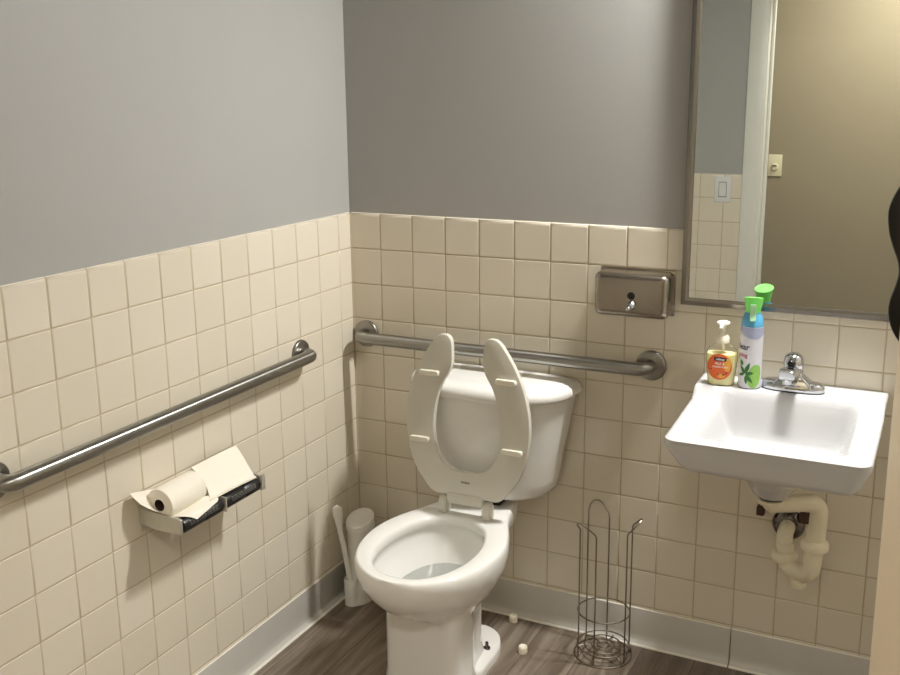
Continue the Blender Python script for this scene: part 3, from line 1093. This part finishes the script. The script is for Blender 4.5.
bm = B()
loft(bm, [tw(0.56, 0.60, 0.437), tw(0.68, 0.74, 0.439), tw(0.76, 0.83, 0.447), tw(0.80, 0.87, 0.463), tw(0.825, 0.895, 0.49), tw(0.875, 0.93, 0.57), tw(0.935, 0.965, 0.66), tw(0.985, 0.985, 0.735), tw(0.985, 0.985, 0.742)])
obj('tank', bm, M['porc'], t, angle=55)
bm = B()
loft(bm, [tw(1.0, 1.0, 0.742), tw(1.045, 1.035, 0.7425), tw(1.055, 1.045, 0.747), tw(1.055, 1.045, 0.757), tw(1.04, 1.03, 0.766), tw(1.00, 0.985, 0.774), tw(0.93, 0.90, 0.780), tw(0.80, 0.76, 0.783), tw(0.5, 0.45, 0.784)])
obj('tank_lid', bm, M['porc'], t, angle=60)
bm = B()
box(bm, (TX - 0.066, -0.160, 0.4185), (TX + 0.066, -0.115, 0.439), 0.004)
obj('tank_gasket', bm, M['black'], t)
# seat, raised: outline in its own plane, hinge line at the bottom
SP = Vector((TX + .0065, -.264, .452)); tilt = math.radians(3)
up = Vector((0, math.sin(tilt), math.cos(tilt))); nf = Vector((0, -math.cos(tilt), math.sin(tilt)))
OUT = [(.060, .024), (.100, .026), (.132, .058), (.162, .104), (.180, .165), (.1865, .232), (.181, .292), (.166, .348), (.141, .403), (.112, .448), (.094, .470), (.078, .478), (.060, .476), (.050, .462), (.047, .440), (.047, .398), (.058, .370), (.075, .342), (.090, .302), (.099, .248), (.100, .195), (.089, .143), (.062, .108), (.030, .094)]
half = smooth_path([(u, v, 0) for u, v in OUT], 5)
# one closed outline: right half outwards, then the mirrored left half
loopp = [(p.x, p.y) for p in half]
loopp = loopp + [(-u, v) for u, v in reversed(loopp)]


def ins(poly, d):
    n = len(poly)
    out = []
    for i in range(n):
        a, b, c = Vector(poly[i - 1]), Vector(poly[i]), Vector(poly[(i + 1) % n])
        tt = (c - a)
        if tt.length < 1e-9:
            out.append(tuple(b)); continue
        tt.normalize()
        out.append((b.x - tt.y * d, b.y + tt.x * d))
    return out


def seatpt(u, v, w):
    return SP + Vector((u, 0, 0)) + up * v + nf * w


bm = B()
# counter-clockwise check
ar = sum(loopp[i - 1][0] * loopp[i][1] - loopp[i][0] * loopp[i - 1][1] for i in range(len(loopp)))
sg = 1 if ar > 0 else -1
R = [[seatpt(u, v, w) for u, v in ins(loopp, sg * d)] for d, w in ((0.006, -0.022), (0.001, -0.018), (0.0, -0.012), (0.0, -0.004), (0.001, -0.001), (0.0035, 0.0))]
loft(bm, R, False, False)
bm.verts.ensure_lookup_table()
nL = len(loopp)
for base in (0, 5 * nL):
    es = [bm.edges.get((bm.verts[base + i], bm.verts[base + (i + 1) % nL])) for i in range(nL)]
    bmesh.ops.triangle_fill(bm, use_beauty=True, use_dissolve=False, edges=[e for e in es if e])
st = obj('seat', bm, M['seat'], t, angle=35)
for (u, v) in ((-.113, .367), (.117, .366), (-.141, .174), (.139, .175)):
    bm = B()
    rr = []
    for w, k in ((-0.001, 1.0), (0.006, 1.0), (0.0095, 0.94), (0.011, 0.80)):
        rr.append([seatpt(u + p.x * (0.6 + 0.4 * k), v + p.y * k, w) for p in rrect(-.030, .030, -.0080, .0080, .0058, 0, 5)])
    loft(bm, rr)
    obj('bumper', bm, M['bump'], st)
obj('lettering', text_bm('CHURCH', 0.0072, 0.0, 0.066, lambda u, v: seatpt(u, v, 0.0006), 0.9, 0.0002), M['black'], st, smooth=False)
# hinge bar and posts
bm = B()
rr = []
for v, w0, w1, wd in ((0.000, -0.016, 0.003, 0.054), (0.012, -0.018, 0.005, 0.055), (0.024, -0.018, 0.0035, 0.056), (0.034, -0.016, 0.0005, 0.057)):
    rr.append([seatpt(-wd, v, w0), seatpt(wd, v, w0), seatpt(wd, v, w1), seatpt(-wd, v, w1)])
loft(bm, rr)
bmesh.ops.bevel(bm, geom=bm.edges[:], offset=0.003, segments=3, affect='EDGES')
obj('hinge_bar', bm, M['seat'], st)
for sx in (-1, 1):
    bm = B()
    xc = TX + sx * 0.067 + .004
    prof = smooth_path([(-.268, .421, 0), (-.272, .438, 0), (-.268, .456, 0), (-.257, .467, 0), (-.243, .466, 0), (-.234, .450, 0), (-.230, .421, 0)], 4)
    rr = [[Vector((xc + dx, -.254 + (p.x + .254) * k, .42 + (p.y - .42) * (0.9 + 0.1 * k))) for p in prof] for dx, k in ((-.012, 0.75), (-.010, 0.95), (-.007, 1.0), (.007, 1.0), (.010, 0.95), (.012, 0.75))]
    loft(bm, rr)
    obj('hinge_post', bm, M['seat'], t)

# ---------------------------------------------------------------- bolt caps lying on the floor
for (x_, y_, lab) in ((0.566, -0.048, 'small white bolt cap on the floor close to the rear baseboard'), (0.658, -0.196, 'small white bolt cap further out on the floor beside the wire stand')):
    bm = B()
    lathe(bm, [(0.0125, 0.0), (0.0130, 0.002), (0.0130, 0.017), (0.0122, 0.020), (0.0105, 0.0215), (0.009, 0.0205), (0.002, 0.020)], (x_, y_, 0.0), (0, 0, 1), 24)
    o = obj('bolt_cap', bm, M['pump'])
    o.data.transform(Matrix.Translation((-x_, -y_, 0))); o.location = (x_, y_, 0)
    tag(o, lab, 'bolt cap', 'toilet bolt caps lying on the floor')

# ---------------------------------------------------------------- wire spare-roll stand
wx, wy = 0.866, -0.102
t = thing('toilet_roll_stand', 'empty dark wire stand for spare toilet rolls on the floor between toilet and sink', 'toilet roll stand', (wx, wy, 0))


def circ(r, z, n=44, wob=0.0, k=6):
    return [Vector((wx + (r + wob * math.cos(k * 2 * PI * i / n)) * math.cos(2 * PI * i / n), wy + (r + wob * math.cos(k * 2 * PI * i / n)) * math.sin(2 * PI * i / n), z)) for i in range(n)]


wr_ = 0.0021
bm = B()
tube(bm, circ(0.081, wr_), wr_, 8, True)
b0 = obj('base_ring', bm, M['wire'], t)
bm = B()
tube(bm, circ(0.073, 0.135), wr_, 8, True)
obj('upper_ring', bm, M['wire'], t)
bm = B()
tube(bm, circ(0.073, 0.030), wr_ * 0.95, 8, True)
tube(bm, circ(0.052, 0.028), wr_ * 0.95, 8, True)
tube(bm, circ(0.032, 0.028), wr_ * 0.95, 8, True)
tube(bm, circ(0.016, 0.028), wr_ * 0.95, 8, True)
for k in range(6):
    a = 2 * PI * k / 6 + 0.35
    tube(bm, smooth_path([(wx + 0.016 * math.cos(a), wy + 0.016 * math.sin(a), 0.0255), (wx + 0.055 * math.cos(a), wy + 0.055 * math.sin(a), 0.0245), (wx + 0.077 * math.cos(a + 0.1), wy + 0.077 * math.sin(a + 0.1), 0.018), (wx + 0.081 * math.cos(a + 0.12), wy + 0.081 * math.sin(a + 0.12), 0.003)], 5), wr_ * 0.9, 7)
obj('base_grid', bm, M['wire'], t)
for ad in (4, 124, 244):
    a = math.radians(ad)
    ra = Vector((math.cos(a), math.sin(a), 0)); ta = Vector((-ra.y, ra.x, 0)); c0 = Vector((wx, wy, 0))
    w2 = 0.031
    rl = 0.0735
    ru = rl * 0.93
    pts = [c0 + ra * ru + ta * w2 + Vector((0, 0, z_)) for z_ in (0.003, 0.13, 0.26, 0.35, 0.375)]
    for k in range(9):
        th = PI * (0.06 + 0.88 * k / 8)
        s = math.sin(th)
        pts.append(c0 + ra * (ru + 0.038 * (s - 0.15)) + ta * (w2 * math.cos(th) * 0.99) + Vector((0, 0, 0.384 + 0.044 * s)))
    pts += [c0 + ra * ru - ta * w2 + Vector((0, 0, z_)) for z_ in (0.375, 0.35, 0.26, 0.13, 0.003)]
    bm = B()
    tube(bm, smooth_path(pts, 4), wr_, 8)
    obj('loop_upright', bm, M['wire'], t)

# ---------------------------------------------------------------- toilet brush set
qx, qy = 0.072, -0.115
t = thing('brush_holder', 'slim white oval toilet brush holder standing in the corner', 'brush holder', (qx, qy, 0))


def qov(a, b, z, dx=0.0, dy=0.0, n=36):
    return [Vector((qx + dx + a * math.cos(2 * PI * k / n), qy + dy + b * math.sin(2 * PI * k / n), z)) for k in range(n)]


bm = B()
loft(bm, [qov(.041, .055, 0.0, -.004, -.008), qov(.042, .056, .006, -.004, -.008), qov(.040, .050, .05, -.002, -.004), qov(.039, .046, .12), qov(.040, .045, .232), qov(.040, .045, .240)])
obj('body', bm, M['brushp'], t)
bm = B()
rr = [qov(.0405, .0455, .240), qov(.0435, .0485, .242), qov(.0435, .0485, .254), qov(.042, .047, .259), qov(.036, .040, .261), qov(.034, .038, .2595), qov(.01, .012, .2595)]
for r in rr[2:]:
    for p in r:
        p.z += 0.30 * (p.y - qy + 0.045)
loft(bm, rr)
obj('lid', bm, M['brushp'], t)
bm = B()
hp = Vector((0.064, -0.168, 0))
# U-shaped pocket at the foot of the holder
ur = []
for k in range(13):
    a = PI * (1 + k / 12)
    ur.append((math.cos(a), math.sin(a)))
R = []
for z_, rr_ in ((0.0, 0.022), (0.035, 0.0225), (0.086, 0.023), (0.089, 0.0215), (0.086, 0.0195), (0.02, 0.0185)):
    R.append([hp + Vector((c * rr_, s * rr_ * 0.8, z_)) for c, s in [(math.cos(2 * PI * k / 24), math.sin(2 * PI * k / 24)) for k in range(24)]])
loft(bm, R)
obj('pocket', bm, M['brushp'], t)
t = thing('toilet_brush', 'white toilet brush handle with a paddle grip leaning in the front of its holder', 'toilet brush', (0.064, -0.168, 0.02))
bm = B()
hpth = smooth_path([(0.063, -0.168, 0.022), (0.060, -0.171, 0.10), (0.049, -0.177, 0.19), (0.041, -0.182, 0.245), (0.037, -0.184, 0.285), (0.036, -0.186, 0.315), (0.0355, -0.187, 0.336)], 5)
rings = []
for i, p in enumerate(hpth):
    s = i / (len(hpth) - 1)
    w_ = 0.0085 + 0.0070 * sm(0.50, 0.80, s) - 0.0125 * sm(0.90, 1.0, s) ** 1.5
    d_ = 0.006 - 0.0025 * sm(0.93, 1, s)
    vx = Vector((0.9, 0.43, 0)); vy = Vector((-0.43, 0.9, 0))
    rings.append([p + vx * (w_ * math.cos(2 * PI * k / 18)) + vy * (d_ * math.sin(2 * PI * k / 18)) for k in range(18)])
loft(bm, rings)
obj('handle', bm, M['brushp'], t)

# ---------------------------------------------------------------- double toilet paper holder
HYL, HYR = -0.955, -0.645
PRY = -0.797
t = thing('toilet_paper_holder', 'wall-mounted metal double toilet paper holder with black spindles on the left wall', 'toilet paper holder', (0, -0.79, 0.59))
bm = B(); box(bm, (-0.0055, HYL - 0.012, 0.572), (0.004, HYR, 0.628), 0.0012)
obj('back_plate', bm, M['alum'], t)
for y_, yw in ((HYL, HYL - 0.015), (HYR - 0.008, HYR - 0.008)):
    bm = B()
    r = [[Vector((x, yy + (yw - y_) * (1 - x / 0.112), z)) for x, z in ((0.0, 0.632), (0.110, 0.615), (0.112, 0.613), (0.112, 0.579), (0.108, 0.577), (0.045, 0.582), (0.0, 0.592))] for yy in (y_, y_ + 0.008)]
    loft(bm, r)
    bmesh.ops.bevel(bm, geom=bm.edges[:], offset=0.0012, segments=2, affect='EDGES')
    obj('arm', bm, M['alum'], t)
bm = B(); box(bm, (0.104, HYR - 0.006, 0.574), (0.116, HYR + 0.008, 0.616), 0.0015)
obj('arm_end', bm, M['alum'], t)
bm = B(); box(bm, (0.0, PRY - 0.0025, 0.574), (0.119, PRY + 0.0025, 0.612), 0.0015)
obj('centre_prong', bm, M['alum'], t)
SPZ = 0.592
for (a, b) in ((HYL + 0.009, PRY - 0.0045), (PRY + 0.0045, HYR - 0.009)):
    bm = B()
    lathe(bm, [(0.013, 0.0), (0.0175, 0.003), (0.0185, 0.008), (0.0185, 0.072), (0.0175, 0.074), (0.0175, 0.078), (0.0185, 0.080), (0.0185, b - a - 0.008), (0.0175, b - a - 0.003), (0.013, b - a)], (0.099, a, SPZ), (0, 1, 0), 28)
    sp = obj('spindle', bm, M['black'], t)
    bm = B()
    # faint moulded lines of print, too small to read
    random.seed(7)
    for rowi, ang in enumerate((0.10, 0.34, 0.58)):
        y_ = a + 0.02
        while y_ < b - 0.022:
            l_ = random.uniform(0.004, 0.013)
            if y_ + l_ > b - 0.018:
                break
            cs, sn = math.cos(ang), math.sin(ang)
            r0 = []
            for da in (-0.05, 0.05):
                r0.append((0.099 + 0.0188 * math.cos(ang + da), SPZ + 0.0188 * math.sin(ang + da)))
            vv = [bm.verts.new((r0[0][0], y_, r0[0][1])), bm.verts.new((r0[0][0], y_ + l_, r0[0][1])), bm.verts.new((r0[1][0], y_ + l_, r0[1][1])), bm.verts.new((r0[1][0], y_, r0[1][1]))]
            bm.faces.new(vv)
            y_ += l_ + 0.003
    obj('moulded_print', bm, M['greytext'], sp, smooth=False)

# loose roll sitting on the holder
ra_, rb_ = Vector((0.050, -0.953, 0.640)), Vector((0.047, -0.828, 0.642))
rd = (rb_ - ra_).normalized(); L_ = (rb_ - ra_).length
t = thing('toilet_roll', 'part-used white toilet roll lying on top of the wall holder with a loose end hanging', 'toilet roll', ra_)
bm = B()
lathe(bm, [(0.0145, 0.010), (0.0145, 0.0), (0.0375, 0.0), (0.0388, 0.001), (0.0388, L_ - 0.001), (0.0375, L_), (0.0145, L_), (0.0145, L_ - 0.010)], ra_, rd, 48, False, False)
obj('roll', bm, M['paper'], t, angle=50)
bm = B()
lathe(bm, [(0.0145, 0.001), (0.0138, 0.0008), (0.0138, L_ - 0.001), (0.0145, L_ - 0.001)], ra_, rd, 28, False, False)
obj('cardboard_core', bm, M['core'], t)


def sheet(grid, th=0.0009):
    """thick curved sheet from a grid of points"""
    bm = B()
    nr, nc = len(grid), len(grid[0])
    nrm = []
    for i in range(nr):
        row = []
        for j in range(nc):
            a = Vector(grid[min(i + 1, nr - 1)][j]) - Vector(grid[max(i - 1, 0)][j])
            b = Vector(grid[i][min(j + 1, nc - 1)]) - Vector(grid[i][max(j - 1, 0)])
            row.append(a.cross(b).normalized())
        nrm.append(row)
    A = [[bm.verts.new(grid[i][j]) for j in range(nc)] for i in range(nr)]
    C = [[bm.verts.new(Vector(grid[i][j]) + nrm[i][j] * th) for j in range(nc)] for i in range(nr)]
    for i in range(nr - 1):
        for j in range(nc - 1):
            bm.faces.new((A[i][j], A[i][j + 1], A[i + 1][j + 1], A[i + 1][j]))
            bm.faces.new((C[i][j], C[i + 1][j], C[i + 1][j + 1], C[i][j + 1]))
    for i in range(nr - 1):
        bm.faces.new((A[i][0], A[i + 1][0], C[i + 1][0], C[i][0]))
        bm.faces.new((A[i][-1], C[i][-1], C[i + 1][-1], A[i + 1][-1]))
    for j in range(nc - 1):
        bm.faces.new((A[0][j], C[0][j], C[0][j + 1], A[0][j + 1]))
        bm.faces.new((A[-1][j], A[-1][j + 1], C[-1][j + 1], C[-1][j]))
    return bm


# front flap: comes off the roll, over the left spindle
def rowpts(p, q, n):
    return [Vector(p).lerp(Vector(q), k / n) for k in range(n + 1)]


ctrlL = smooth_path([(0.058, -0.946, 0.602), (0.078, -0.946, 0.6125), (0.098, -0.938, 0.6145), (0.113, -0.922, 0.6095), (0.1205, -0.908, 0.600)], 4)
ctrlR = smooth_path([(0.078, -0.832, 0.620), (0.086, -0.815, 0.6185), (0.096, -0.808, 0.6155), (0.106, -0.812, 0.6130), (0.111, -0.820, 0.6095)], 4)
bm = sheet([rowpts(a, b, 8) for a, b in zip(ctrlL, ctrlR)], 0.0008)
obj('loose_end', bm, M['paper'], t)
# tail of paper behind, sticking out past the left arm
cA = smooth_path([(0.012, -1.004, 0.682), (0.024, -1.004, 0.672), (0.040, -0.998, 0.656), (0.055, -0.978, 0.638), (0.066, -0.955, 0.622)], 4)
cB = smooth_path([(0.010, -0.915, 0.662), (0.012, -0.915, 0.648), (0.015, -0.915, 0.632), (0.024, -0.915, 0.612), (0.036, -0.915, 0.602)], 4)
bm = sheet([rowpts(a, b, 8) for a, b in zip(cA, cB)], 0.0008)
obj('loose_tail', bm, M['paper'], t)
# folded tissue draped over the right half
q0 = smooth_path([(0.014, -0.797, 0.670), (0.038, -0.800, 0.656), (0.064, -0.806, 0.636), (0.092, -0.826, 0.6145), (0.104, -0.836, 0.6155)], 4)
q1 = smooth_path([(0.014, -0.624, 0.670), (0.040, -0.634, 0.654), (0.066, -0.645, 0.634), (0.092, -0.655, 0.6135), (0.106, -0.660, 0.6105)], 4)
gr = []
for a, b in zip(q0, q1):
    row = rowpts(a, b, 12)
    for k, p in enumerate(row):
        s = math.sin(PI * k / 12)
        p += Vector((0.002, 0, 0.003)) * s
    gr.append(row)
bm = sheet(gr, 0.003)
o = obj('folded_tissue', bm, M['paper'])
o.data.transform(Matrix.Translation((-0.06, 0.71, -0.61))); o.location = (0.06, -0.71, 0.61)
tag(o, 'white folded tissue sheet draped over the right spindle of the toilet paper holder', 'tissue')

# ---------------------------------------------------------------- switches seen in the mirror
def switch_plate(name, label, x0, x1, z0, z1, y, m, kind):
    t = thing(name, label, 'light switch', ((x0 + x1) / 2, y, (z0 + z1) / 2))
    bm = B(); box(bm, (x0, y, z0), (x1, y + 0.006, z1), 0.0025, 3)
    obj('plate', bm, M[m], t)
    cx, cz = (x0 + x1) / 2, (z0 + z1) / 2
    bm = B()
    if kind == 'rocker':
        w, h = 0.016, 0.032
        r = [[Vector((cx + a * w, y + 0.005, cz + b * h)) for a, b in ((-1, -1), (1, -1), (1, 1), (-1, 1))], [Vector((cx + a * w * 0.95, y + (0.011 if b > 0 else 0.007), cz + b * h * 0.97)) for a, b in ((-1, -1), (1, -1), (1, 1), (-1, 1))]]
        loft(bm, r)
        obj('rocker', bm, M[m], t, smooth=False)
        bm = B(); box(bm, (cx - 0.018, y + 0.004, cz - 0.035), (cx + 0.018, y + 0.0066, cz + 0.035), 0.0004)
        obj('bezel', bm, M['greytext'], t)
    else:
        lathe(bm, [(0.019, 0.0), (0.019, 0.006), (0.016, 0.010), (0.004, 0.011)], (cx, y + 0.005, cz - 0.008), (0, 1, 0), 28)
        obj('dial', bm, M[m], t)
        bm = B(); box(bm, (cx - 0.012, y + 0.015, cz - 0.004), (cx + 0.012, y + 0.0185, cz + 0.004), 0.0015)
        obj('dial_grip', bm, M['greytext'], t)
    return t


switch_plate('light_switch', 'white rocker light switch on the tiles, reflected in the mirror', 0.668, 0.742, 1.0885, 1.2055, FY + 0.0003, 'plate', 'rocker')
switch_plate('light_switch', 'almond dial switch plate on the tan hallway wall, reflected in the mirror', 0.715, 0.79, 1.13, 1.25, HY + 0.0003, 'almond', 'dial')


# ---------------------------------------------------------------- lights
def point(name, loc, e, r, col):
    l = bpy.data.lights.new(name, 'POINT'); l.energy = e; l.shadow_soft_size = r; l.color = col
    o = bpy.data.objects.new(name, l); COL.objects.link(o); o.location = loc
    return o


def area(name, loc, rot, sx, sy, e, col):
    l = bpy.data.lights.new(name, 'AREA'); l.shape = 'RECTANGLE'; l.size = sx; l.size_y = sy; l.energy = e; l.color = col
    o = bpy.data.objects.new(name, l); COL.objects.link(o); o.location = loc; o.rotation_euler = rot
    return o


area('vanity_lamp', (1.38, -0.11, 2.34), (math.radians(-3), 0, 0), 0.26, 0.07, 41, (1.0, 0.985, 0.95))
area('hallway_lamp', (1.55, -2.66, CH - 0.02), (0, 0, 0), 0.7, 0.4, 38, (1.0, 0.965, 0.88))
w = bpy.data.worlds.new('room_air'); SC.world = w; w.use_nodes = True
w.node_tree.nodes['Background'].inputs['Color'].default_value = (0.02, 0.02, 0.02, 1)
w.node_tree.nodes['Background'].inputs['Strength'].default_value = 0.3

# ---------------------------------------------------------------- camera
cam = bpy.data.cameras.new('camera')
co = bpy.data.objects.new('camera', cam); COL.objects.link(co)
CX, CY, F = 454.476, 314.792, 1005.282
R0 = Vector((0.8971, 0.4418, -0.0101)); R1 = Vector((0.0886, -0.2023, -0.9753)); R2 = Vector((-0.4329, 0.8740, -0.2207))
R2.normalize(); R0 = (R0 - R2 * R0.dot(R2)).normalized(); R1 = R2.cross(R0)
mtx = Matrix(((R0.x, -R1.x, -R2.x, 1.6461), (R0.y, -R1.y, -R2.y, -2.6112), (R0.z, -R1.z, -R2.z, 1.5859), (0, 0, 0, 1)))
co.matrix_world = mtx
cam.sensor_fit = 'HORIZONTAL'; cam.sensor_width = 36.0
cam.lens = F * 36.0 / 900.0
cam.shift_x = -(CX - 450.0) / 900.0
cam.shift_y = (CY - 337.5) / 900.0
cam.clip_start = 0.02
SC.camera = co
vs = SC.view_settings
SC.display_settings.display_device = 'sRGB'
vs.view_transform = 'Standard'
vs.look = 'None'
vs.gamma = 1.0
vs.use_curve_mapping = False
vs.exposure = 0.18
SC.cycles.max_bounces = 10
SC.cycles.diffuse_bounces = 6
